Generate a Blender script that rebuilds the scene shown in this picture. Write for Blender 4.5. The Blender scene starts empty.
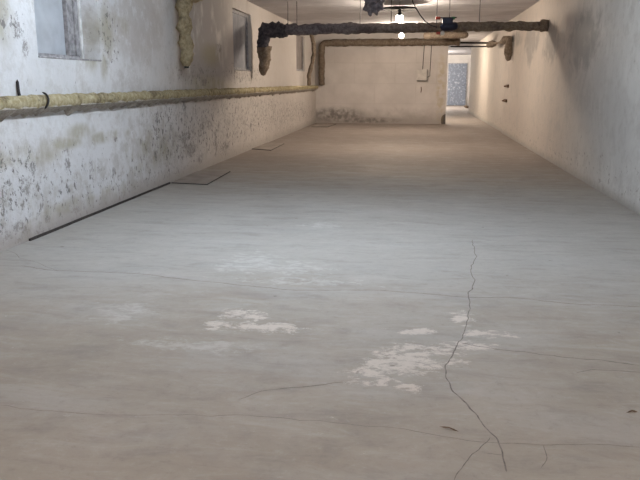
import bpy, bmesh, math, random
from mathutils import Vector, Matrix, noise
random.seed(7)
sc = bpy.context.scene
COL = sc.collection
F = 700.0; VX, VY = 416.0, 82.0
HC = 1.2
XL, XR, ZC = -2.94, 2.08, 2.57
YB = 21.0      # partition
# ---------------------------------------------------------------- camera
Yc = Vector((VX-320, 240-VY, -F)).normalized()
Zc = Vector((0, F, 240-VY)).normalized()
Xc = Yc.cross(Zc)
R = Matrix((Xc, Yc, Zc))          # cam -> world
def ray(px, py):
    return R @ Vector((px-320, 240-py, -F))
CAM = Vector((0, 0, HC))
def on_floor(px, py, z=0.0):
    d = ray(px, py); t = (z-HC)/d.z; return CAM + d*t
def on_x(px, py, x):
    d = ray(px, py); return CAM + d*(x/d.x)
def on_y(px, py, y):
    d = ray(px, py); return CAM + d*(y/d.y)
cd = bpy.data.cameras.new('camera'); cam = bpy.data.objects.new('camera', cd); COL.objects.link(cam)
cd.sensor_width = 36; cd.lens = F/640*36; cd.clip_start = .02; cd.clip_end = 200
cam.matrix_world = Matrix.Translation(CAM) @ R.to_4x4()
sc.camera = cam

# ---------------------------------------------------------------- node helpers
class N:
    def __init__(s, name):
        s.m = bpy.data.materials.new(name); s.m.use_nodes = True
        s.t = s.m.node_tree; s.b = s.t.nodes['Principled BSDF']
        g = s.t.nodes.new('ShaderNodeNewGeometry'); s.pos = g.outputs['Position']
        s.sep = s.t.nodes.new('ShaderNodeSeparateXYZ'); s.t.links.new(s.pos, s.sep.inputs[0])
    def lk(s, a, b):
        if isinstance(a, (int, float)): b.default_value = a
        elif isinstance(a, tuple): b.default_value = a if len(a) == len(b.default_value) else (*a, 1)
        else: s.t.links.new(a, b)
    def math(s, op, a, b=0.0, c=0.0, clamp=False):
        n = s.t.nodes.new('ShaderNodeMath'); n.operation = op; n.use_clamp = clamp
        s.lk(a, n.inputs[0]); s.lk(b, n.inputs[1]); s.lk(c, n.inputs[2]); return n.outputs[0]
    def noise(s, scale, detail=4, rough=.55, vec=None, stretch=None, dist=0):
        v = vec or s.pos
        if stretch:
            mp = s.t.nodes.new('ShaderNodeMapping'); mp.inputs['Scale'].default_value = stretch
            s.t.links.new(v, mp.inputs[0]); v = mp.outputs[0]
        n = s.t.nodes.new('ShaderNodeTexNoise'); n.inputs['Scale'].default_value = scale
        n.inputs['Detail'].default_value = detail; n.inputs['Roughness'].default_value = rough
        n.inputs['Distortion'].default_value = dist
        s.t.links.new(v, n.inputs['Vector']); return n.outputs['Fac']
    def ramp(s, v, a, b, lo=0., hi=1.):
        n = s.t.nodes.new('ShaderNodeMapRange'); n.interpolation_type = 'SMOOTHSTEP'
        s.lk(v, n.inputs[0]); n.inputs[1].default_value = a; n.inputs[2].default_value = b
        n.inputs[3].default_value = lo; n.inputs[4].default_value = hi; return n.outputs[0]
    def mix(s, f, a, b, mode='MIX'):
        n = s.t.nodes.new('ShaderNodeMix'); n.data_type = 'RGBA'; n.blend_type = mode
        s.lk(f, n.inputs[0]); s.lk(a, n.inputs[6]); s.lk(b, n.inputs[7]); return n.outputs[2]
    def blob(s, c, r, soft=.5):
        """1 inside an ellipsoid at c with radii r, fading to 0"""
        a = s.t.nodes.new('ShaderNodeVectorMath'); a.operation = 'SUBTRACT'; s.t.links.new(s.pos, a.inputs[0]); a.inputs[1].default_value = c
        d = s.t.nodes.new('ShaderNodeVectorMath'); d.operation = 'DIVIDE'; s.t.links.new(a.outputs[0], d.inputs[0]); d.inputs[1].default_value = r
        l = s.t.nodes.new('ShaderNodeVectorMath'); l.operation = 'LENGTH'; s.t.links.new(d.outputs[0], l.inputs[0])
        return s.ramp(l.outputs['Value'], 1-soft, 1+soft, 1, 0)
    def blobs(s, lst, soft=.5):
        o = None
        for c, r in lst:
            q = s.blob(c, r, soft); o = q if o is None else s.math('MAXIMUM', o, q)
        return o
    def done(s, col, rough=.85, bump=None, bs=.3, bd=.02, spec=.3):
        s.lk(col, s.b.inputs['Base Color']); s.lk(rough, s.b.inputs['Roughness'])
        s.b.inputs['Specular IOR Level'].default_value = spec
        if bump is not None:
            n = s.t.nodes.new('ShaderNodeBump'); n.inputs['Strength'].default_value = bs; n.inputs['Distance'].default_value = bd
            s.t.links.new(bump, n.inputs['Height']); s.t.links.new(n.outputs[0], s.b.inputs['Normal'])
        return s.m

def plain(name, col, rough=.7, metal=0., nscale=12, amt=.25, bump=.2):
    k = N(name); n = k.noise(nscale, 4)
    dk = tuple(c*(1-amt) for c in col); lt = tuple(min(1, c*(1+amt)) for c in col)
    k.b.inputs['Metallic'].default_value = metal
    return k.done(k.mix(k.ramp(n, .3, .7), dk, lt), rough, n, bump, .01)

# ---------------------------------------------------------------- materials
def wall_left_mat():
    k = N('whitewashed_plaster_left')
    n1 = k.noise(1.3, 5, .6); n2 = k.noise(9, 5, .65); n3 = k.noise(28, 3, .6); n4 = k.noise(3.2, 6, .6, stretch=(1, 1, .7))
    col = k.mix(k.ramp(n1, .3, .7), (.60, .605, .62), (.72, .725, .74))
    col = k.mix(k.math('MULTIPLY', k.ramp(n2, .48, .66), .5), col, (.50, .49, .48))
    col = k.mix(k.math('MULTIPLY', k.ramp(k.noise(2.6, 8, .75), .48, .62), .5), col, (.44, .415, .40))
    y = k.sep.outputs[1]; z = k.sep.outputs[2]
    # warm lamplight of the further half, painted into the wall colour
    col = k.mix(k.ramp(y, 6.5, 10.5, 0, .8), col, (.53, .475, .43))
    # shade cast by the insulated drop, painted on the wall above the pipe
    up = k.math('MULTIPLY', k.ramp(y, 8.55, 8.8), k.ramp(z, 1.15, 1.3))
    up = k.math('MULTIPLY', up, k.ramp(y, 10.2, 12, 1, 0)); col = k.mix(k.math('MULTIPLY', up, k.ramp(n4, .3, .5)), col, (.36, .33, .31))
    # trowelled repair around the first niche
    rp = k.math('MULTIPLY', k.blobs([((XL, 7.4, 1.85), (.5, .75, .42))], .25), k.ramp(n2, .33, .5))
    col = k.mix(k.math('MULTIPLY', rp, .6), col, (.46, .43, .41))
    # yellow-green damp stains
    def W(px, py, ry, rz):
        p = on_x(px, py, XL); return ((XL, p.y, p.z), (.6, ry, rz))
    ys = k.blobs([W(93, 33, .22, .2), W(91, 52, .15, .15), W(107, 32, .15, .2), W(116, 25, .3, .1), W(104, 66, .07, .12), W(12, 158, .4, .06), W(37, 153, .35, .09),
                  W(67, 143, .35, .05), W(80, 133, .25, .07), W(105, 137, .6, .05), W(30, 222, .16, .16), W(42, 219, .2, .1), W(105, 197, .8, .08), W(3, 15, .12, .2), W(210, 85, 1.0, .12),
                  W(150, 150, .8, .2), W(75, 205, .5, .06), W(212, 55, .5, .15)], .6)
    col = k.mix(k.math('MULTIPLY', k.math('MULTIPLY', ys, k.ramp(n4, .36, .58)), .7), col, (.33, .295, .20))
    # lower band of blistered, speckled paint
    low = k.ramp(k.math('ADD', z, k.math('MULTIPLY', k.math('SUBTRACT', n1, .5), 1.0)), .25, .85, 1, 0)
    more = k.blobs([((XL, 4.6, .45), (.6, .75, .33)), ((XL, 8.6, .6), (.6, 1.3, .5)), ((XL, 10.5, .5), (.6, 2.0, .5)), ((XL, 13.5, .6), (.6, 2.4, .4)), ((XL, 17., .5), (.6, 3, .3)),
                    ((XL, 9.4, 1.3), (.6, 1, .15)), ((XL, 12.2, 1.35), (.6, 1.6, .2)), ((XL, 6.65, 1.6), (.5, .22, .33)), ((XL, 4.9, 1.62), (.5, .3, .12))], .5)
    hole = k.math('MULTIPLY', k.math('MAXIMUM', k.math('MULTIPLY', low, .75), more), 1)
    th = k.noise(22, 4, .7, stretch=(1, 1, .75))
    sp = k.ramp(k.math('ADD', th, k.math('MULTIPLY', hole, .13)), .675, .74)
    th2 = k.noise(6.5, 5, .7, stretch=(1, 1, .6))
    sp2 = k.ramp(k.math('ADD', th2, k.math('MULTIPLY', hole, .10)), .685, .75)
    col = k.mix(k.math('MULTIPLY', k.math('MAXIMUM', sp, sp2), .85), col, (.17, .16, .155))
    hs = k.blobs([W(*q) for q in ((66.5, 152, .05, .05), (67.5, 164, .06, .08), (91, 166, .045, .09), (98.5, 169, .04, .05), (114, 172, .05, .06), (146, 149, .05, .05), (116, 139.5, .06, .04),
                  (48, 219.5, .05, .05), (18.7, 227, .09, .05), (28, 232, .07, .035), (7.5, 235, .06, .05), (32, 169, .07, .06), (26, 187, .09, .1), (8, 184, .06, .05), (75, 211, .12, .04),
                  (215.6, 141, .08, .22), (225, 147, .35, .1), (191, 150, .25, .12), (200, 158, .2, .08), (17, 28, .05, .1), (25, 50, .05, .09), (219, 48, .2, .08), (204, 82, .2, .06), (156, 119, .08, .06), (156, 132, .08, .05), (185, 137, .3, .1))], .6)
    hs = k.ramp(k.math('ADD', hs, k.math('MULTIPLY', k.math('SUBTRACT', k.noise(24, 8, .8), .5), 4.5)), .7, 1.15)
    col = k.mix(k.math('MULTIPLY', hs, .72), col, (.21, .19, .185))
    fl = k.math('MULTIPLY', k.ramp(k.noise(4.5, 6, .7), .48, .62), k.math('MULTIPLY', hole, .5))
    col = k.mix(fl, col, (.40, .37, .34))
    # dirty skirting zone
    base = k.ramp(k.math('ADD', z, k.math('MULTIPLY', n2, .16)), .10, .28, .8, 0)
    col = k.mix(base, col, (.40, .36, .33))
    h = k.math('SUBTRACT', k.math('ADD', n2, k.math('MULTIPLY', n3, .5)), k.math('MULTIPLY', sp, .8))
    return k.done(col, .9, h, .45, .02, .2)

def wall_right_mat():
    k = N('whitewashed_plaster_right')
    n1 = k.noise(1.1, 5, .6); n2 = k.noise(7, 5, .6); n3 = k.noise(26, 3)
    y = k.sep.outputs[1]; z = k.sep.outputs[2]
    col = k.mix(k.ramp(n1, .3, .7), (.54, .53, .51), (.64, .63, .605))
    col = k.mix(k.ramp(y, 7.5, 11.5, 0, 1), col, (.53, .465, .415))  # warm lamplight of the far stretch put into the wall colour
    col = k.mix(k.math('MULTIPLY', k.ramp(n2, .5, .66), .3), col, (.42, .395, .37))
    # darker grey patch mixed in, with a ragged lower edge, hanging to a point
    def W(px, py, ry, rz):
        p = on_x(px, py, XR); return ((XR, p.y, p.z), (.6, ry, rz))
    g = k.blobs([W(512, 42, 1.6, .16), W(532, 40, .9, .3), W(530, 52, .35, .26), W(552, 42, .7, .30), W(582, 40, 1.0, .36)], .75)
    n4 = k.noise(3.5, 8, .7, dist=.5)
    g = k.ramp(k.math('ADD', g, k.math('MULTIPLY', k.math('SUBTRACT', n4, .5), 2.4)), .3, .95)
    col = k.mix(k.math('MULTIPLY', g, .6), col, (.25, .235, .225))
    col = k.mix(k.math('MULTIPLY', k.ramp(k.noise(2.5, 8, .72), .5, .66), .4), col, (.40, .375, .355))
    # scattered chips
    th = k.noise(14, 4, .7, stretch=(1, .6, 1))
    low = k.ramp(z, .1, .9, .1, 0)
    sp = k.ramp(k.math('ADD', th, low), .68, .74)
    col = k.mix(k.math('MULTIPLY', sp, .6), col, (.25, .22, .2))
    base = k.ramp(k.math('ADD', z, k.math('MULTIPLY', n2, .2)), .1, .24, .85, 0)
    col = k.mix(base, col, (.36, .33, .30))
    h = k.math('ADD', n2, k.math('MULTIPLY', n3, .4))
    return k.done(col, .9, h, .4, .02, .2)

XP_ = on_y(447, 80, YB).x
def wall_back_mat():
    k = N('painted_block_wall')
    br = k.t.nodes.new('ShaderNodeTexBrick')
    mp = k.t.nodes.new('ShaderNodeCombineXYZ'); k.lk(k.sep.outputs[0], mp.inputs[0]); k.lk(k.sep.outputs[2], mp.inputs[1])
    k.lk(mp.outputs[0], br.inputs['Vector'])
    br.inputs['Scale'].default_value = 1; br.inputs['Brick Width'].default_value = 1.2; br.inputs['Row Height'].default_value = .58
    br.inputs['Mortar Size'].default_value = .012; br.inputs['Mortar Smooth'].default_value = .6
    n1 = k.noise(1.2, 5, .6); n2 = k.noise(6, 5, .6)
    col = k.mix(k.ramp(n1, .3, .7), (.54, .495, .465), (.65, .60, .565))
    col = k.mix(k.math('MULTIPLY', br.outputs['Fac'], .13), col, (.38, .34, .3))
    z = k.sep.outputs[2]
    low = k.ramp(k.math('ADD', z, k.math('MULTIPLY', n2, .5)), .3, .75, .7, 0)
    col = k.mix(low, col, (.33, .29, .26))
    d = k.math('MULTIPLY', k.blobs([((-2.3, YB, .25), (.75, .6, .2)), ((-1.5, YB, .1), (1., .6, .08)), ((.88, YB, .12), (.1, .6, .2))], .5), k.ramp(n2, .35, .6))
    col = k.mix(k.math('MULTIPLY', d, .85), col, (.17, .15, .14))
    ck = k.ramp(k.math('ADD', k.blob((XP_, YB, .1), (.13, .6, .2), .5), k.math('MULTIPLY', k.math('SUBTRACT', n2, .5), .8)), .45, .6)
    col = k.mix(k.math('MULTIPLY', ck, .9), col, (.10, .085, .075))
    ye = k.math('MULTIPLY', k.blobs([((.72, YB, 1.0), (.12, .5, .9))], .5), k.ramp(n2, .4, .6))
    col = k.mix(k.math('MULTIPLY', ye, .5), col, (.45, .36, .18))
    return k.done(col, .9, k.math('SUBTRACT', n2, k.math('MULTIPLY', br.outputs['Fac'], .5)), .4, .02, .2)

def floor_mat():
    k = N('dusty_concrete_floor')
    n1 = k.noise(.55, 5, .6); n2 = k.noise(3.0, 6, .65, dist=.4); n3 = k.noise(30, 4, .7); n4 = k.noise(1.6, 5, .6, stretch=(.55, 1.5, 1))
    y = k.sep.outputs[1]
    col = k.mix(k.ramp(n1, .32, .68), (.355, .312, .262), (.415, .375, .322))
    # trowel clouds
    col = k.mix(k.math('MULTIPLY', k.ramp(n4, .46, .66), .4), col, (.45, .435, .41))
    col = k.mix(k.math('MULTIPLY', k.ramp(n2, .5, .7), .3), col, (.27, .245, .225))
    # paler, greyer colour in the middle of the hall, browner in front of the camera
    pale_mid = k.math('MULTIPLY', k.ramp(k.math('ADD', y, k.math('MULTIPLY', k.math('SUBTRACT', n1, .5), 3)), 3.0, 4.6), k.ramp(k.math('ADD', y, k.math('MULTIPLY', n2, 1.5)), 6.5, 10.5, 1, 0))
    col = k.mix(k.math('MULTIPLY', pale_mid, .6), col, (.41, .405, .385))
    fr = k.ramp(y, 7.5, 11.5, 0, .85); col = k.mix(fr, col, (.25, .205, .182))  # lamplight on the far floor weakened by painting its colour darker
    fine = k.ramp(n3, .3, .75, .9, 1.06)
    col = k.mix(1., col, fine, 'MULTIPLY') if False else col
    st = k.noise(5.5, 8, .75, stretch=(.45, 1.5, 1), dist=.6)
    col = k.mix(k.math('MULTIPLY', k.ramp(st, .5, .68), .35), col, (.50, .48, .45))
    col = k.mix(k.math('MULTIPLY', k.ramp(st, .5, .34), .35), col, (.24, .22, .20))
    fine = k.noise(20, 8, .8)
    col = k.mix(k.math('MULTIPLY', k.ramp(fine, .52, .7), .35), col, (.50, .48, .45))
    col = k.mix(k.math('MULTIPLY', k.ramp(fine, .48, .3), .35), col, (.22, .20, .18))
    # white plaster spills
    def P(px, py, rx, ry):
        p = on_floor(px, py); return ((p.x, p.y, 0), (rx, ry, .5))
    w = k.blobs([P(392, 362, .15, .20), P(418, 350, .13, .12), P(374, 374, .12, .10), P(408, 388, .06, .05), P(365, 384, .1, .04), P(410, 366, .2, .12),
                 P(462, 318, .07, .12), P(488, 334, .13, .07), P(468, 346, .13, .07), P(440, 352, .12, .05), P(415, 331, .14, .05), P(455, 362, .06, .06),
                 P(242, 316, .14, .12), P(262, 328, .2, .09), P(226, 325, .12, .08), P(280, 326, .1, .1)], .7)
    w2 = k.blobs([P(320, 225, .22, .17), P(250, 261, .24, .3), P(288, 268, .32, .22), P(240, 268, .2, .15), P(120, 312, .2, .2), P(300, 281, .5, .1), P(200, 345, .4, .1)], .7)
    rag = k.noise(13, 8, .8, stretch=(.65, 1.0, 1), dist=.3)
    wm = k.ramp(k.math('ADD', rag, k.math('MULTIPLY', w, .22)), .64, .75)
    wm2 = k.ramp(k.math('ADD', rag, k.math('MULTIPLY', w2, .2)), .62, .80)
    col = k.mix(k.math('MULTIPLY', wm2, .5), col, (.60, .60, .57))
    col = k.mix(k.math('MULTIPLY', wm, .8), col, (.70, .64, .575))
    # specks
    sp = k.ramp(k.noise(11, 2, .5), .745, .77)
    col = k.mix(k.math('MULTIPLY', sp, .5), col, (.16, .14, .12))
    h = k.math('ADD', k.math('ADD', n2, k.math('MULTIPLY', n3, .15)), k.math('MULTIPLY', wm, .2))
    return k.done(col, k.ramp(n2, .3, .7, .68, .85), h, .3, .012, .25)

def ceil_mat():
    k = N('stained_slab_ceiling'); n1 = k.noise(1.2, 5); n2 = k.noise(5, 5, .6, stretch=(.4, 2.5, 1))
    col = k.mix(k.ramp(n1, .3, .7), (.46, .445, .465), (.57, .555, .575))
    col = k.mix(k.math('MULTIPLY', k.ramp(n2, .48, .64), .45), col, (.31, .29, .295))
    return k.done(col, .9, n2, .3, .02, .2)

def foam_mat(name, a, b, dark, rough=.95, amt=.5):
    k = N(name); n1 = k.noise(22, 5, .7); n2 = k.noise(7, 6, .75); n3 = k.noise(50, 3, .7)
    col = k.mix(k.ramp(n1, .35, .65), a, b)
    col = k.mix(k.math('MULTIPLY', k.ramp(n2, .5, .66), amt), col, dark)
    return k.done(col, rough, k.math('ADD', n1, k.math('MULTIPLY', n3, .5)), .8, .03, .1)

M = dict(
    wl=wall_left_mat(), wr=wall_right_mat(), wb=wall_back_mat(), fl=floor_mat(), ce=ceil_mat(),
    foam=foam_mat('yellowed_foam', (.33, .275, .15), (.50, .44, .30), (.13, .10, .06), amt=.75),
    foam_old=foam_mat('browned_foam', (.26, .205, .12), (.40, .335, .22), (.11, .08, .055)),
    wrap_cross=None, wrap=foam_mat('grey_brown_wrap', (.17, .15, .15), (.27, .245, .24), (.08, .075, .09)),
    wrap_brown=foam_mat('brown_wrap', (.15, .115, .085), (.25, .20, .155), (.08, .06, .045)),
    char=foam_mat('blackened_wrap', (.05, .048, .06), (.11, .1, .11), (.03, .03, .04)),
    ledge=foam_mat('grey_mortar', (.36, .325, .28), (.50, .46, .41), (.17, .15, .14)),
    board=plain('blue_grey_board', (.47, .50, .54), .6, 0, 6, .1),
    board2=plain('dull_grey_board', (.27, .27, .29), .7, 0, 6, .12),
    board3=plain('brown_grey_board', (.24, .21, .20), .7, 0, 6, .12),
    frame=plain('weathered_frame', (.34, .33, .34), .8, 0, 20, .3),
    framew=plain('white_bead', (.68, .68, .68), .7),
    dark=plain('dark_metal', (.035, .033, .035), .6, .3),
    rust=plain('rusty_metal', (.16, .10, .07), .8, .2),
    steel=plain('dull_steel', (.24, .225, .21), .5, .6),
    blue=plain('dark_blue_enamel', (.018, .022, .045), .45, .2),
    red=plain('red_plastic', (.35, .05, .03), .5), green=plain('green_plastic', (.05, .16, .08), .5),
    white=plain('white_plastic', (.72, .70, .66), .5, 0, 8, .06),
    boxm=plain('dusty_grey_box', (.52, .48, .44), .6, 0, 10, .1),
    cloth=plain('grey_violet_cloth', (.20, .19, .215), .9, 0, 18, .35, .6),
    shade=plain('black_shade', (.014, .013, .012), 1., 0, 10, .15),
    door=None, hard=plain('brown_hardboard', (.31, .27, .24), .8, 0, 5, .15),
    edge=plain('dark_edge', (.05, .043, .04), .8), crack=plain('crack_dark', (.215, .19, .17), .95, 0, 30, .3),
    stone=plain('grey_rubble', (.25, .23, .21), .95, 0, 20, .3, .6), wood=plain('dark_wood_chip', (.17, .12, .085), .9))
k = N('blue_grey_metal_door'); n = k.noise(9, 5, .7); n2 = k.noise(3, 3)
M['door'] = k.done(k.mix(k.ramp(n, .5, .68), (.19, .21, .26), (.42, .44, .50)), .55, n, .2)
def cross_mat():
    k = N('soot_to_brown_wrap'); n1 = k.noise(22, 5, .7); n2 = k.noise(4, 6, .7)
    f = k.ramp(k.math('ADD', k.sep.outputs[0], k.math('MULTIPLY', n2, 1.2)), -1.2, 1.4)
    a = k.mix(k.ramp(n1, .35, .65), (.13, .118, .13), (.24, .22, .235)); b = k.mix(k.ramp(n1, .35, .65), (.15, .12, .09), (.25, .205, .16))
    col = k.mix(f, a, b); col = k.mix(k.math('MULTIPLY', k.ramp(n2, .5, .64), .6), col, (.07, .06, .065))
    return k.done(col, .95, n1, .8, .03, .1)
M['wrap_cross'] = cross_mat()
def emit(name, col, s):
    m = bpy.data.materials.new(name); m.use_nodes = True; b = m.node_tree.nodes['Principled BSDF']
    b.inputs['Base Color'].default_value = (.9, .9, .85, 1); b.inputs['Emission Color'].default_value = (*col, 1); b.inputs['Emission Strength'].default_value = s
    return m

# ---------------------------------------------------------------- mesh helpers
def obj(name, bm, m, parent=None, smooth=False):
    me = bpy.data.meshes.new(name)
    bmesh.ops.recalc_face_normals(bm, faces=bm.faces)
    bm.to_mesh(me); bm.free(); me.materials.append(m)
    if smooth:
        for p in me.polygons: p.use_smooth = True
    o = bpy.data.objects.new(name, me); COL.objects.link(o)
    if parent:
        o.parent = parent
        o.matrix_parent_inverse = Matrix.Translation(-Vector(parent.location)) if not parent.parent else (parent.matrix_parent_inverse.copy())
    return o
def box(bm, a, b, bev=0.):
    a, b = Vector(a), Vector(b); c = (a+b)/2; s = b-a
    r = bmesh.ops.create_cube(bm, size=1, matrix=Matrix.Translation(c) @ Matrix.Diagonal((abs(s.x), abs(s.y), abs(s.z), 1)))
    if bev:
        es = list({e for v in r['verts'] for e in v.link_edges})
        bmesh.ops.bevel(bm, geom=es, offset=bev, segments=2, affect='EDGES', profile=.6)
    return bm
def B(a, b, bev=0.): return box(bmesh.new(), a, b, bev)
def tube(bm, pts, rad, seg=16, lump=0., ls=9., step=.04, caps=True, seed=0., squash=None):
    """swept tube; rad is a number or function of 0..1; lumps by noise"""
    P = [Vector(p) for p in pts]; fine = []
    L = [0]
    for a, b in zip(P, P[1:]): L.append(L[-1]+(b-a).length)
    tot = L[-1]; n = max(len(P), int(tot/step)+1)
    for i in range(n+1):
        d = tot*i/n; j = 0
        while j < len(P)-2 and d > L[j+1]: j += 1
        fine.append(P[j].lerp(P[j+1], (d-L[j])/max(1e-6, L[j+1]-L[j])))
    rings = []; prev = None
    for i, p in enumerate(fine):
        t = (fine[min(i+1, n)]-fine[max(i-1, 0)]).normalized()
        if prev is None:
            u = t.cross(Vector((0, 0, 1)))
            if u.length < .1: u = t.cross(Vector((0, 1, 0)))
            u.normalize()
        else:
            u = (prev - t*prev.dot(t)).normalized()
        prev = u; v = t.cross(u)
        r0 = rad(i/n) if callable(rad) else rad
        ring = []
        for q in range(seg):
            a = 2*math.pi*q/seg; dv = u*math.cos(a)+v*math.sin(a)
            r = r0*(1+lump*noise.noise(Vector((p+dv*r0)*ls)+Vector((seed, 0, 0)))+lump*.6*noise.noise((p+dv*r0)*ls*2.7))
            ring.append(bm.verts.new(p+dv*r))
        rings.append(ring)
    for a, b in zip(rings, rings[1:]):
        for q in range(seg): bm.faces.new((a[q], a[(q+1) % seg], b[(q+1) % seg], b[q]))
    if caps:
        for ring, end, s in ((rings[0], fine[0], -1), (rings[-1], fine[-1], 1)):
            t = (fine[1]-fine[0]).normalized() if s < 0 else (fine[-1]-fine[-2]).normalized()
            c = bm.verts.new(end+t*s*.02)
            for q in range(seg): bm.faces.new((ring[q], ring[(q+1) % seg], c))
    return bm
def bend(a, c, b, r, n=6):
    """points a -> rounded corner c -> b"""
    a, b, c = Vector(a), Vector(b), Vector(c)
    p = c+(a-c).normalized()*r; q = c+(b-c).normalized()*r; out = [a]
    for i in range(n+1):
        t = i/n; out.append(p*(1-t)**2+c*2*t*(1-t)+q*t*t)
    return out+[b]
def lathe(bm, prof, c, seg=24):
    c = Vector(c); rings = []
    for r, z in prof:
        rings.append([bm.verts.new(c+Vector((r*math.cos(2*math.pi*i/seg), r*math.sin(2*math.pi*i/seg), z))) for i in range(seg)] if r > 1e-5 else [bm.verts.new(c+Vector((0, 0, z)))])
    for a, b in zip(rings, rings[1:]):
        for i in range(seg):
            j = (i+1) % seg
            if len(a) == 1 and len(b) == 1: continue
            if len(a) == 1: bm.faces.new((a[0], b[i], b[j]))
            elif len(b) == 1: bm.faces.new((a[i], a[j], b[0]))
            else: bm.faces.new((a[i], a[j], b[j], b[i]))
    return bm
def empty(name, loc, label, cat, group=None):
    o = bpy.data.objects.new(name, None); COL.objects.link(o); o.location = loc; o.empty_display_size = .1
    return tag(o, label, cat, group)
def tag(o, label, cat, group=None):
    o['label'] = label; o['category'] = cat
    if group: o['group'] = group
    return o
def struct(name, bm, m, label=None, parent=None):
    o = obj(name, bm, m, parent); 
    if not parent: o['kind'] = 'structure'
    if label: o['label'] = label
    return o

# ---------------------------------------------------------------- shell
YE = 38.0; YN = -3.5; YR = 29.0
fb = bmesh.new(); box(fb, (XL-.4, YN-.3, -.2), (6.2, YE+.3, 0))
struct('floor', fb, M['fl'], 'dusty grey brown concrete floor with cracks and white spills')
# left wall with window niches
def wy(px, py): return on_x(px, py, XL).y
WINS = [(wy(38.5, 58), wy(101, 61), 1.387, 2.40), (wy(233.3, 45), wy(251.3, 45), 1.39, 2.36), (wy(296.3, 50), wy(304.8, 50), 1.47, 2.43)]
print('WINS', WINS)
T = .45
bm = bmesh.new()
box(bm, (XL-T, YN, 0), (XL, YE, 1.387))
box(bm, (XL-T, YN, 2.36), (XL, YE, ZC+.2))
ys = [YN]+[v for w in WINS for v in w[:2]]+[YE]
for i in range(0, len(ys), 2): box(bm, (XL-T, ys[i], 1.387), (XL, ys[i+1], 2.36))
box(bm, (XL-T, WINS[2][0], 1.387), (XL, WINS[2][1], 1.47))
struct('wall_left', bm, M['wl'], 'peeling whitewashed plaster wall with three boarded window niches')
# right wall: near section proud of the far one
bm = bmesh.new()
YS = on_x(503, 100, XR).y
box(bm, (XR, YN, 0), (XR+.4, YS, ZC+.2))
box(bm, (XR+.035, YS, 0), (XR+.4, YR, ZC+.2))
struct('wall_right', bm, M['wr'], 'long whitewashed plaster wall with a darker grey patch')
# partition across the hall
XP = on_y(447, 80, YB).x
bm = B((XL, YB, 0), (XP, YB+.25, ZC), .0)
struct('wall_back', bm, M['wb'], 'cream painted block partition across the hall')
struct('wall_far', B((XL, YE, 0), (6, YE+.3, ZC+.2)), M['wb'], 'bright cream end wall beyond the passage')
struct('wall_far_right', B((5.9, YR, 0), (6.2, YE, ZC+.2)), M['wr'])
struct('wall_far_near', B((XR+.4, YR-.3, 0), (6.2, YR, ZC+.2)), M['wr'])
struct('wall_rear', B((XL, YN-.3, 0), (XR, YN, ZC+.2)), M['wb'])
# ceiling of cross slabs with open joints
bm = bmesh.new(); y = 13.42-1.2*15
while y < YE:
    y2 = min(y+1.2, YE+.3)
    a, b = y+.012, y2-.012
    vs = [(a, ZC+.02), (a+.015, ZC), (b-.015, ZC), (b, ZC+.02), (b, ZC+.19), (a, ZC+.19)]
    L = [bm.verts.new((XL-.1, p, q)) for p, q in vs]; Rr = [bm.verts.new((6.1, p, q)) for p, q in vs]
    for i in range(6): bm.faces.new((L[i], L[(i+1) % 6], Rr[(i+1) % 6], Rr[i]))
    bm.faces.new(L); bm.faces.new(Rr)
    y += 1.2
box(bm, (XL-.1, YN-.3, ZC+.14), (6.1, YE+.3, ZC+.3))
struct('ceiling', bm, M['ce'], 'stained concrete ceiling of cross slabs with open joints')

# floor cracks: narrow ragged grooves (thin recess strips resting in the screed)
def crack(pts, w=.006, m='crack'):
    bm = bmesh.new(); P = [on_floor(*p) for p in pts]; fine = []
    Q = [P[0]+(P[0]-P[1])]+P+[P[-1]+(P[-1]-P[-2])]; P2 = []
    for i in range(1, len(Q)-2):
        for j in range(4):
            u = j/4; a, b, c, d = Q[i-1:i+3]
            P2.append(.5*((2*b)+(c-a)*u+(2*a-5*b+4*c-d)*u*u+(3*b-a-3*c+d)*u**3))
    P = P2+[P[-1]]
    for a, b in zip(P, P[1:]):
        n = max(2, int((b-a).length/.05))
        for i in range(n):
            q = a.lerp(b, i/n); fine.append(q)
    fine.append(P[-1]); rows = []
    for i, p in enumerate(fine):
        t = (fine[min(i+1, len(fine)-1)]-fine[max(0, i-1)]).normalized(); s = Vector((-t.y, t.x, 0))
        off = noise.noise(p*4)*.03+noise.noise(p*15)*.012
        ww = w*.85*(.45+.6*abs(noise.noise(p*7+Vector((3, 1, 2))))+.25)*(.35 if i in (0, len(fine)-1) else 1)
        c = p+s*off
        rows.append([bm.verts.new(c-s*ww/2+Vector((0, 0, .0008))), bm.verts.new(c+s*ww/2+Vector((0, 0, .0008)))])
    for a, b in zip(rows, rows[1:]): bm.faces.new((a[0], a[1], b[1], b[0]))
    o = obj('floor_crack', bm, M[m]); o['kind'] = 'structure'; return o
crack([(472, 240), (474, 262), (471, 285), (470, 297), (466, 322), (461, 342), (453, 354), (443, 365), (446, 380), (458, 396), (473, 411), (490, 432), (497, 440), (505, 460), (509, 472)], .0075)
crack([(490, 437), (473, 458), (453, 480)], .005)
crack([(484, 453), (503, 455)], .004)
crack([(461, 342), (490, 347), (530, 352), (580, 358), (640, 366)], .009)
crack([(20, 266), (60, 270), (130, 274), (200, 281), (255, 287), (310, 290), (370, 290), (420, 294), (470, 297), (520, 298), (570, 303), (640, 306)], .009)
crack([(240, 400), (262, 391), (300, 386), (345, 381)], .0055)
crack([(578, 374), (605, 371), (640, 372)], .006)
crack([(0, 406), (60, 412), (150, 416), (220, 415), (300, 420), (380, 426), (480, 442), (560, 445), (640, 447)], .0035)
crack([(545, 446), (540, 468)], .004)
crack([(0, 244), (18, 256), (60, 270)], .004)

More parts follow.
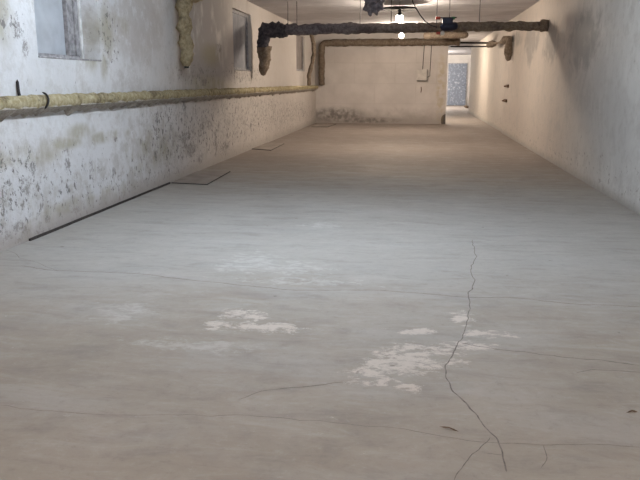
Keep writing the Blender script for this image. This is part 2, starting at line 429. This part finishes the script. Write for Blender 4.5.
# ---------------------------------------------------------------- windows
def window(i, y0, y1, z0, z1, d, m, extra=False):
    x = XL-d
    fr = bmesh.new(); t = .05; e = .001
    box(fr, (x-.04, y0+e, z0+e), (x+.012, y0+t, z1-e)); box(fr, (x-.04, y1-t, z0+e), (x+.012, y1-e, z1-e))
    box(fr, (x-.04, y0+t, z0+e), (x+.012, y1-t, z0+t)); box(fr, (x-.04, y0+t, z1-t), (x+.012, y1-t, z1-e))
    w = struct('window_%d' % i, fr, M['frame'], ['', 'nearest wall niche, closed by a blue grey board', 'narrow wall niche with dull blue grey board, beside the blackened pipe drop', 'furthest wall niche, closed by a flat brown grey board'][i])
    yy = y1-.27 if extra else y1-t
    obj('board_panel', B((x-.03, y0+t, z0+t), (x-.005, yy, z1-t), .003), M[m], w)
    if extra:
        obj('shutter_plank', B((x-.035, yy+.025, z0+t), (x+.02, y1-t-.085, z1-t), .004), M['frame'], w)
        obj('shutter_plank', B((x-.035, y1-t-.075, z0+t), (x+.03, y1-t, z1-t), .004), M['frame'], w)
        obj('white_bead', B((x+.012, y1-.04, z0+.01), (x+.04, y1-.002, z1-.01), .003), M['framew'], w)
        obj('sill_strip', B((x+.013, y0+.002, z0+.001), (XL+.008, y1-.002, z0+.014), .003), M['frame'], w)
    else:
        obj('sill_strip', B((x+.013, y0+.002, z0+.001), (XL-.002, y1-.002, z0+.02), .003), M['frame'], w)
    # dark void blocker behind the board
    return w
window(1, *WINS[0], .20, 'board', True); window(2, *WINS[1], .07, 'board2'); window(3, *WINS[2], .05, 'board3')

# ---------------------------------------------------------------- pipes
# long heating pipe on the left wall
ZP = 1.055; XPp = XL+.085
t = empty('insulated_pipe', (XPp, 4, ZP), 'long horizontal pipe in yellowed foam insulation, running low along the left wall', 'pipe')
obj('foam_jacket', tube(bmesh.new(), [(XPp, -2.5, ZP-.01), (XPp, 8, ZP), (XPp, 20.62, ZP)], .05, 14, .30, 12, .04), M['foam'], t, True)
# ragged mortar ledge carrying it
bm = bmesh.new(); yy = -2.5; rows = []
while yy < 20.7:
    dz = .05*noise.noise(Vector((yy*9, 0, 0)))+.03*noise.noise(Vector((yy*27, 3, 0)))+.02*noise.noise(Vector((yy*3, 5, 0)))
    dx = .02*noise.noise(Vector((yy*6, 9, 0)))
    pr = [(XL+.001, ZP+.03), (XL+.10+dx, ZP+.0), (XL+.12+dx, ZP-.045), (XL+.075+dx, ZP-.075+dz*.4), (XL+.02, ZP-.095+dz), (XL+.001, ZP-.10+dz)]
    rows.append([bm.verts.new((a, yy, b)) for a, b in pr]); yy += .035
for a, b in zip(rows, rows[1:]):
    for q in range(5): bm.faces.new((a[q], a[q+1], b[q+1], b[q]))
bm.faces.new(rows[0]); bm.faces.new(rows[-1])
lg = obj('mortar_ledge', bm, M['ledge'], t); lg['label'] = 'ragged grey mortar ledge under the foam'
p = on_x(42, 100, XPp)
bm = bmesh.new(); tube(bm, [(XPp+.058*math.cos(a), p.y-.01+.02*math.sin(a*1.2), ZP-.0+.064*math.sin(a)) for a in [math.radians(d) for d in range(-45, 85, 15)]], .008, 8, 0, 1, .02)
s = obj('wire_band', bm, M['dark'], t); s['label'] = 'black wire band tied round the foam'
p = on_x(19, 88, XL+.02)
bm = bmesh.new(); tube(bm, [(XL+.012, p.y, 1.20), (XL+.014, p.y, 1.13), (XL+.02, p.y, ZP+.04)], .011, 8)
obj('wall_bracket', bm, M['dark'], t)
p = on_x(160, 90, XL)
# yellow drop from the ceiling
DX = XL+.125; DY = on_x(185.5, 40, XL+.125).y; zb = HC+(VY-66)/F*DY
t = empty('insulated_pipe', (DX, DY, zb), 'thick vertical stub of yellow foam insulation, hanging down the wall between the first two niches', 'pipe')
obj('foam_jacket', tube(bmesh.new(), [(DX, DY, zb), (DX, DY, ZC)], lambda u: .078+.012*math.sin(u*34) if u > .06 else .05+.5*u, 18, .5, 9, .035, seed=4), M['foam_old'], t, True)
obj('branch', tube(bmesh.new(), [(DX, DY+.04, 2.2), (DX, DY+.45, 2.25), (DX-.02, DY+.85, 2.3)], lambda u: .075*(1-.45*u), 14, .35, 9, .035), M['foam_old'], t, True)
obj('pipe_end', lathe(bmesh.new(), [(.0, 0), (.03, 0), (.03, .06), (0, .06)], (DX, DY, zb-.03), 12), M['dark'], t, True)

# first cross pipe under the ceiling
ya = 12.7; A = on_y(264, 30, ya); Bp = on_x(548, 25.5, XR-.01)
def cross(px):
    # point of the cross pipe seen at column px
    lo, hi = 0., 1.
    for _ in range(40):
        m = (lo+hi)/2; q = A.lerp(Bp, m); c = R.transposed() @ (q-CAM)
        if 320+F*c.x/-c.z < px: lo = m
        else: hi = m
    return A.lerp(Bp, (lo+hi)/2)
t = empty('insulated_pipe', A, 'long pipe in grey brown wrapping, crossing the hall from wall to wall below the ceiling', 'pipe')
AA = Vector((A.x, A.y, A.z))
elbow_start = AA+(Bp-AA).normalized()*.42
obj('wrapping', tube(bmesh.new(), [elbow_start-(Bp-AA).normalized()*.05, Bp], lambda u: .092*(1-u)+.068*u, 18, .36, 8, .045), M['wrap_cross'], t, True)
fl = obj('end_collar', tube(bmesh.new(), [Bp-(Bp-AA).normalized()*.12, Bp], .095, 16, .18, 9, .03), M['wrap_brown'], t, True)
obj('elbow', tube(bmesh.new(), bend(elbow_start, AA, AA+Vector((0, 0, -.3)), .06), .125, 18, .6, 6, .04, seed=2), M['char'], t, True)
zb = HC+(VY-75)/F*ya
obj('drop', tube(bmesh.new(), [AA+Vector((0, 0, -.28)), (A.x, A.y, zb+.25), (A.x-.03, A.y, zb)], lambda u: .115*(1-.15*u) if u < .75 else .098-.055*(u-.75)*4, 18, .34, 7, .035, seed=8), M['wrap_brown'], t, True)
for px in (288, 297, 360, 391, 479, 449):
    q = cross(px)
    obj('hanger_rod', tube(bmesh.new(), [q+Vector((0, 0, .05)), (q.x, q.y, ZC)], .006, 6, step=.5), M['dark'], t)
q = cross(360); obj('hanger_plate', B((q.x-.11, q.y-.03, ZC-.012), (q.x+.11, q.y+.03, ZC)), M['dark'], t)
# brown second cross pipe in front of the partition
y2 = YB-.16; xl = (324-VX)/F*y2; z2 = HC+(VY-44.8)/F*y2; xr = (456-VX)/F*y2
t = empty('insulated_pipe', (xl, y2, ZP), 'brown wrapped pipe along the top of the back partition, dropping down its left corner', 'pipe')
obj('wrapping', tube(bmesh.new(), [(xl+.3, y2, z2)]+[(xr, y2-.0, z2+.0)], .1, 16, .24, 7, .05), M['wrap_brown'], t, True)
obj('drop', tube(bmesh.new(), bend((xl+.32, y2, z2), (xl, y2, z2), (xl, y2, ZP+.06), .14), .09, 16, .28, 7, .05), M['wrap_brown'], t, True)
# slim curved riser
yr = 18.7
t = obj('curved_pipe', tube(bmesh.new(), [on_y(309, 85, yr), on_y(309, 76, yr), on_y(312, 64, yr), on_y(314, 54, yr), on_y(313.5, 44, yr), on_y(311, 34, yr), on_y(310, 32, yr)], .052, 12, .35, 8, .04), M['wrap_brown'], None, True)
tag(t, 'slim brown wrapped riser bowing to the right, just left of the corner pipe', 'pipe')
t.location.z += 0
# short stub under the cross pipe, by the blue fitting
a = on_y(424, 35.8, 19.2); b = on_y(468, 35, 19.2)
t = empty('pipe_stub', a, 'short brown pipe length with a rounded end, hung under the cross pipe', 'pipe')
obj('wrapping', tube(bmesh.new(), [a, b], lambda u: .085 if u < .95 else .085-.7*(u-.95), 14, .2, 9, .04), M['wrap_brown'], t, True)
for q in (a.lerp(b, .15), a.lerp(b, .8)):
    obj('hanger_rod', tube(bmesh.new(), [q+Vector((0, 0, .04)), (q.x, q.y, ZC)], .005, 6, step=.5), M['dark'], t)
# twin thin pipes to the right wall over the passage
for j, (py0, py1, lb) in enumerate(((42.5, 43, 'upper of two thin dark pipes over the passage opening'), (46.5, 46.5, 'lower of two thin dark pipes over the passage opening'))):
    a = on_y(449 if j == 0 else 451, py0, YB+.35); b = on_y(487, py1, YB+.35); 
    o = obj('thin_pipe', tube(bmesh.new(), [a, b, (XR+.04, b.y, b.z)], .028 if j == 0 else .02, 10, .1, 9, .1), M['dark'], None, True); tag(o, lb, 'pipe', 'thin pipes over the passage')
# dark wrapped joint and hanging piece on the right wall
yj = 18.0
a = on_y(478, 44.5, yj); b = on_x(504, 42.5, XR+.0); b.y = yj; 
XQ = XR-.1
yq = XQ*F/(501.5-VX)
t = empty('wrapped_elbow', (XQ, yq, 1.7), 'dark brown wrapped pipe elbow hanging on the right wall before the passage', 'pipe')
zt = HC+(VY-42)/F*yq; zb = HC+(VY-62)/F*yq
obj('drop', tube(bmesh.new(), [(XQ, yq, zt), (XQ, yq, (zt+zb)/2), (XQ, yq+.02, zb)], lambda u: .04+.05*math.sin(u*3.0), 12, .3, 9, .03), M['wrap_brown'], t, True)
obj('arm', tube(bmesh.new(), [(XQ, yq, zt), (XQ-.02, yq+1.2, zt-.01), (XQ-.12, yq+3.2, zt+.02)], lambda u: .05+.03*math.sin(u*9), 12, .35, 6, .05), M['wrap_brown'], t, True)

# ---------------------------------------------------------------- lamps
def pendant(x, y, zb, r, label, col, s, disk=None, cord_top=ZC, grp=None):
    t = empty('pendant_lamp', (x, y, zb-r), label, 'lamp', grp)
    obj('bulb', lathe(bmesh.new(), [(0, -r), (r*.5, -r*.87), (r*.87, -r*.5), (r, 0), (r*.92, r*.4), (r*.62, r*.95), (r*.42, r*1.3), (r*.38, r*1.5), (0, r*1.5)], (x, y, zb), 20), emit('lit_bulb', col, s), t, True)
    obj('lamp_holder', lathe(bmesh.new(), [(0, 0), (r*.45, 0), (r*.5, r*.5), (r*.35, r*1.1), (.008, r*1.3), (0, r*1.3)], (x, y, zb+r*1.5), 14), M['dark'], t, True)
    z0 = zb+r*2.6
    if disk:
        obj('holder_cap', lathe(bmesh.new(), [(.0, r*1.75), (r*.45, r*1.72), (r*1.25, r*.75), (r*1.3, r*.72), (r*.45, r*1.6), (0, r*1.62)], (x, y, zb), 24), M['dark'], t, True)
        z0 = zb+r*2.75
    if disk:
        obj('flat_shade', lathe(bmesh.new(), [(0, .035), (.05, .035), (disk*.7, .03), (disk*.95, .02), (disk, .0), (disk*.985, -.012), (disk*.9, .006), (disk*.6, .014), (.04, .02), (0, .02)], (x, y, z0), 36), M['shade'], t, True)
    obj('cord', tube(bmesh.new(), [(x, y, z0), (x, y, cord_top)], .005, 6, step=.3), M['dark'], t)
    return t
WARM = (1, .86, .70); COOL = (.77, .885, 1)
q = on_y(399.5, 18.5, 13.0)
pendant(q.x, q.y, q.z, .058, 'lit bare bulb under a wide flat round dark shade, the nearer of two', WARM, 1250, .305)
q = on_y(401.5, 36, 17.8)
pendant(q.x, q.y, q.z, .052, 'lit bare bulb without a shade, seen below the grey cross pipe', WARM, 1250)
# lamps of the same string outside the frame
pendant(-.75, 4.9, 2.36, .06, 'bare cool white bulb overhead near the camera', COOL, 1250)
pendant(-.3, -1.2, 2.36, .055, 'bare warm bulb behind the camera', (1, .80, .64), 1300)
pendant(.2, 34.0, 2.2, .06, 'bright bulb lighting the space beyond the passage', (1, .95, .86), 4600)
pendant(.1, 23.2, 2.2, .055, 'bare bulb hidden behind the back partition', (1, .88, .70), 1900)

# ---------------------------------------------------------------- hanging things
q = cross(447); y0 = q.y-.17
t = empty('hanging_fitting', (q.x, y0, q.z-.1), 'dark blue electrical fitting strapped to the cross pipe, red and green pieces on top', 'electrical fitting')
a = on_y(441, 27, y0); b = on_y(457, 26, y0)
obj('body', tube(bmesh.new(), [a, b], lambda u: .072*(1-.3*abs(2*u-1)**3), 18, .05, 8, .03), M['blue'], t, True)
c = on_y(448.5, 21, y0)
obj('terminal_box', B((c.x-.10, y0-.05, c.z-.05), (c.x+.07, y0+.05, c.z+.045), .01), M['blue'], t)
obj('top_bar', B((c.x-.2, y0-.015, c.z+.045), (c.x+.13, y0+.015, c.z+.06)), M['dark'], t)
c = on_y(438, 18, y0); obj('red_cap', B((c.x-.04, y0-.03, c.z-.025), (c.x+.04, y0+.03, c.z+.02), .008), M['red'], t)
c = on_y(453, 18, y0); obj('green_cap', B((c.x-.03, y0-.03, c.z-.025), (c.x+.03, y0+.03, c.z+.02), .008), M['green'], t)
c = on_y(442.5, 33.2, y0); bm = bmesh.new(); bmesh.ops.create_icosphere(bm, subdivisions=3, radius=.038, matrix=Matrix.Translation(c)); obj('white_cap', bm, M['white'], t, True)
c = on_y(438, 33.2, y0); obj('red_collar', B((c.x-.03, y0-.02, c.z-.022), (c.x+.04, y0+.02, c.z+.022), .008), M['red'], t)
c2 = on_y(436.5, 24, y0); obj('side_strap', tube(bmesh.new(), [c2+Vector((0, 0, -.06)), c2, (c2.x, c2.y, ZC)], .006, 6, step=.2), M['dark'], t)
# sagging cable
pts = [on_y(*p, 11.45) for p in ((410.5, -3), (413, 3), (416.5, 9), (420.5, 15.5), (425, 21), (430, 25), (436, 27))]
pts[0].z = ZC
t = obj('hanging_cable', tube(bmesh.new(), pts, .0085, 8, 0, 1, .04), M['dark']); tag(t, 'thin black cable sagging from the ceiling to the dark blue fitting', 'cable')
# crumpled bundle below the ceiling
bm = bmesh.new(); c = on_y(373.5, 2, 11.9)
bmesh.ops.create_icosphere(bm, subdivisions=5, radius=1)
for v in bm.verts:
    d = v.co.normalized(); w = 1+.5*noise.noise(d*1.9+Vector((2, 0, 1)))+.3*noise.noise(d*4.5)+.1*noise.noise(d*11)
    v.co = Vector((d.x*.15*w, d.y*.13*w, d.z*.155*w))+c
t = empty('crumpled_bundle', c, 'crumpled grey violet bundle tied to the ceiling left of the round shade', 'bundle')
obj('wad', bm, M['cloth'], t, True)
obj('hanging_tail', tube(bmesh.new(), [on_y(372, 4, 11.85), on_y(371, 10, 11.85), on_y(370.3, 15.5, 11.85)], lambda u: .05*(1-.35*u), 12, .45, 9, .02), M['cloth'], t, True)
obj('tie', tube(bmesh.new(), [c+Vector((0, 0, .1)), (c.x, c.y, ZC)], .012, 8), M['dark'], t)

# ---------------------------------------------------------------- box on the partition
a = on_y(417, 69.5, YB-.1); b = on_y(427.5, 81, YB-.1)
t = empty('switch_box', ((a.x+b.x)/2, YB, b.z), 'small pale grey switch box on the back partition', 'switch box')
obj('body', B((a.x, YB-.11, b.z), (b.x, YB, a.z), .01), M['steel'], t)
obj('cover', B((a.x-.005, YB-.135, b.z+.025), (b.x-.03, YB-.11, a.z+.005), .006), M['boxm'], t)
for px, y1, dx in ((422.6, 69.5, 0), (430, 72, .0)):
    a2 = on_y(px, y1, YB-.03); a2.y = YB-.014
    bm = bmesh.new()
    if px > 428: tube(bm, [(b.x-.01, YB-.05, b.z+.1), (a2.x, YB-.03, b.z+.12), (a2.x, YB-.014, a2.z), (a2.x+.02, YB-.014, 2.26)], .009, 6, step=.1)
    else: tube(bm, [a2, (a2.x+.03, YB-.014, 2.26)], .009, 6, step=.1)
    obj('wire', bm, M['dark'], t)
p = on_y(421, 90, YB-.02)
t = obj('wall_hook', tube(bmesh.new(), [(p.x, YB, p.z+.08), (p.x+.01, YB-.04, p.z), (p.x, YB-.02, p.z-.06)], .012, 8), M['rust']); tag(t, 'tiny dark hook on the partition below the switch box', 'hook')

# ---------------------------------------------------------------- far door and passage clutter
a = on_y(448.0, 63, YE-.05); b = on_y(466, 104, YE-.05)
dr = struct('door_1', B((a.x, YE-.06, .0), (b.x, YE-.001, a.z), .0), M['frame'], 'blue grey metal door at the far end of the passage')
obj('door_leaf', B((a.x+.05, YE-.09, .01), (b.x-.05, YE-.061, a.z-.05), .004), M['door'], dr)
obj('door_handle', tube(bmesh.new(), [(b.x-.12, YE-.09, 1.05), (b.x-.12, YE-.13, 1.05), (b.x-.25, YE-.13, 1.05)], .012, 8), M['dark'], dr)
p = on_floor(468.5, 108)
t = empty('rubble_heap', (p.x, p.y, 0), 'small dark heap of rubbish on the passage floor, right of the blue door', 'rubble')
for j in range(5):
    bm = bmesh.new(); r = .09+.05*random.random(); cx, cy = p.x+random.uniform(-.12, .2), p.y+random.uniform(-.2, .2)
    bmesh.ops.create_icosphere(bm, subdivisions=3, radius=r)
    for v in bm.verts:
        v.co *= 1+.5*noise.noise(v.co*9+Vector((j*7, 0, 0))); v.co.z *= .6; v.co += Vector((cx, cy, r*.5 if j < 4 else .17))
    obj('chunk', bm, M['wood'] if j % 2 else M['stone'], t, True)

# sockets on the right wall
for px, py, s, lb in ((508, 85.5, .05, 'upper of two small dark metal stubs in the right wall'), (506, 100, .06, 'lower of two small dark metal stubs in the right wall')):
    p = on_x(px, py, XR)
    bm = bmesh.new(); box(bm, (XR-.04, p.y-s*4, p.z-.045), (XR, p.y+s*3, p.z+.02), .01); box(bm, (XR-.09, p.y-.03, p.z-.03), (XR-.03, p.y+.05, p.z+.0), .008)
    tag(obj('wall_stub', bm, M['rust']), lb, 'wall fitting', 'metal stubs in the right wall')

# ---------------------------------------------------------------- things on the floor
a = on_floor(30, 241); b = on_floor(170, 183.5); d = (b-a).normalized(); s = Vector((-d.y, d.x, 0))
bm = bmesh.new(); n = 40; rows = []
for i in range(n+1):
    c = a.lerp(b, i/n)+s*.006*noise.noise(a.lerp(b, i/n)*2); w = .008
    rows.append([bm.verts.new(c+s*w), bm.verts.new(c+s*w+Vector((0, 0, .018))), bm.verts.new(c-s*w+Vector((0, 0, .018))), bm.verts.new(c-s*w)])
for r0, r1 in zip(rows, rows[1:]):
    for q in range(4): bm.faces.new((r0[q], r0[(q+1) % 4], r1[(q+1) % 4], r1[q]))
bm.faces.new(rows[0]); bm.faces.new(rows[-1])
tag(obj('metal_strip', bm, M['edge']), 'long thin dark metal strip lying on the floor along the left wall', 'metal strip')
def sheet(pts, label, m='hard', th=.012):
    P = [on_floor(*p) for p in pts]
    P = [Vector((max(p.x, XL+.004), p.y, 0)) for p in P]
    bm = bmesh.new(); lo = [bm.verts.new(p+Vector((0, 0, .001))) for p in P]; hi = [bm.verts.new(p+Vector((0, 0, th))) for p in P]
    bm.faces.new(lo); bm.faces.new(hi); k = len(P)
    for i in range(k): bm.faces.new((lo[i], lo[(i+1) % k], hi[(i+1) % k], hi[i]))
    t = obj('floor_sheet', bm, M[m]); tag(t, label, 'sheet', 'thin sheets on the floor')
    bm = bmesh.new()
    for p, q in zip(P[:-1], P[1:-1]): tube(bm, [p+Vector((0, 0, .006)), q+Vector((0, 0, .006))], .006, 6, step=.3)
    e = obj('dark_edge', bm, M['edge'], t); e['label'] = 'dark front edge'
sheet([(172, 183.3), (207, 185), (230, 172), (197, 172)], 'thin brown sheet on the floor by the left wall, where the dark strip ends')
sheet([(250, 149.2), (271, 150.6), (284, 144), (262, 143)], 'smaller brown sheet on the floor, further along the left wall')
sheet([(312, 127), (328, 127), (336, 124.3), (318, 124)], 'smallest brown sheet on the floor, in the corner by the back partition')
for px, py, l, a, lb in ((449, 429, .035, .4, 'small curled brown wood chip on the floor, left of the long crack'), (632, 412, .02, -.3, 'tiny dark chip on the floor near the right edge')):
    p = on_floor(px, py); bm = bmesh.new(); v = Vector((math.cos(a), -math.sin(a), 0))*l/1
    tube(bm, [p-v*.5+Vector((0, 0, .003)), p+Vector((0, 0, .006)), p+v*.5+Vector((0, 0, .003))], .0028, 8, .3, 30, .006)
    tag(obj('wood_chip', bm, M['wood']), lb, 'wood chip', 'chips on the floor')

# ---------------------------------------------------------------- world and view
w = bpy.data.worlds.new('world'); sc.world = w; w.use_nodes = True
w.node_tree.nodes['Background'].inputs[0].default_value = (.5, .55, .6, 1); w.node_tree.nodes['Background'].inputs[1].default_value = .0
sc.view_settings.view_transform = 'Standard'; sc.view_settings.look = 'None'; sc.view_settings.exposure = 0; sc.view_settings.gamma = 1
sc.view_settings.use_curve_mapping = False
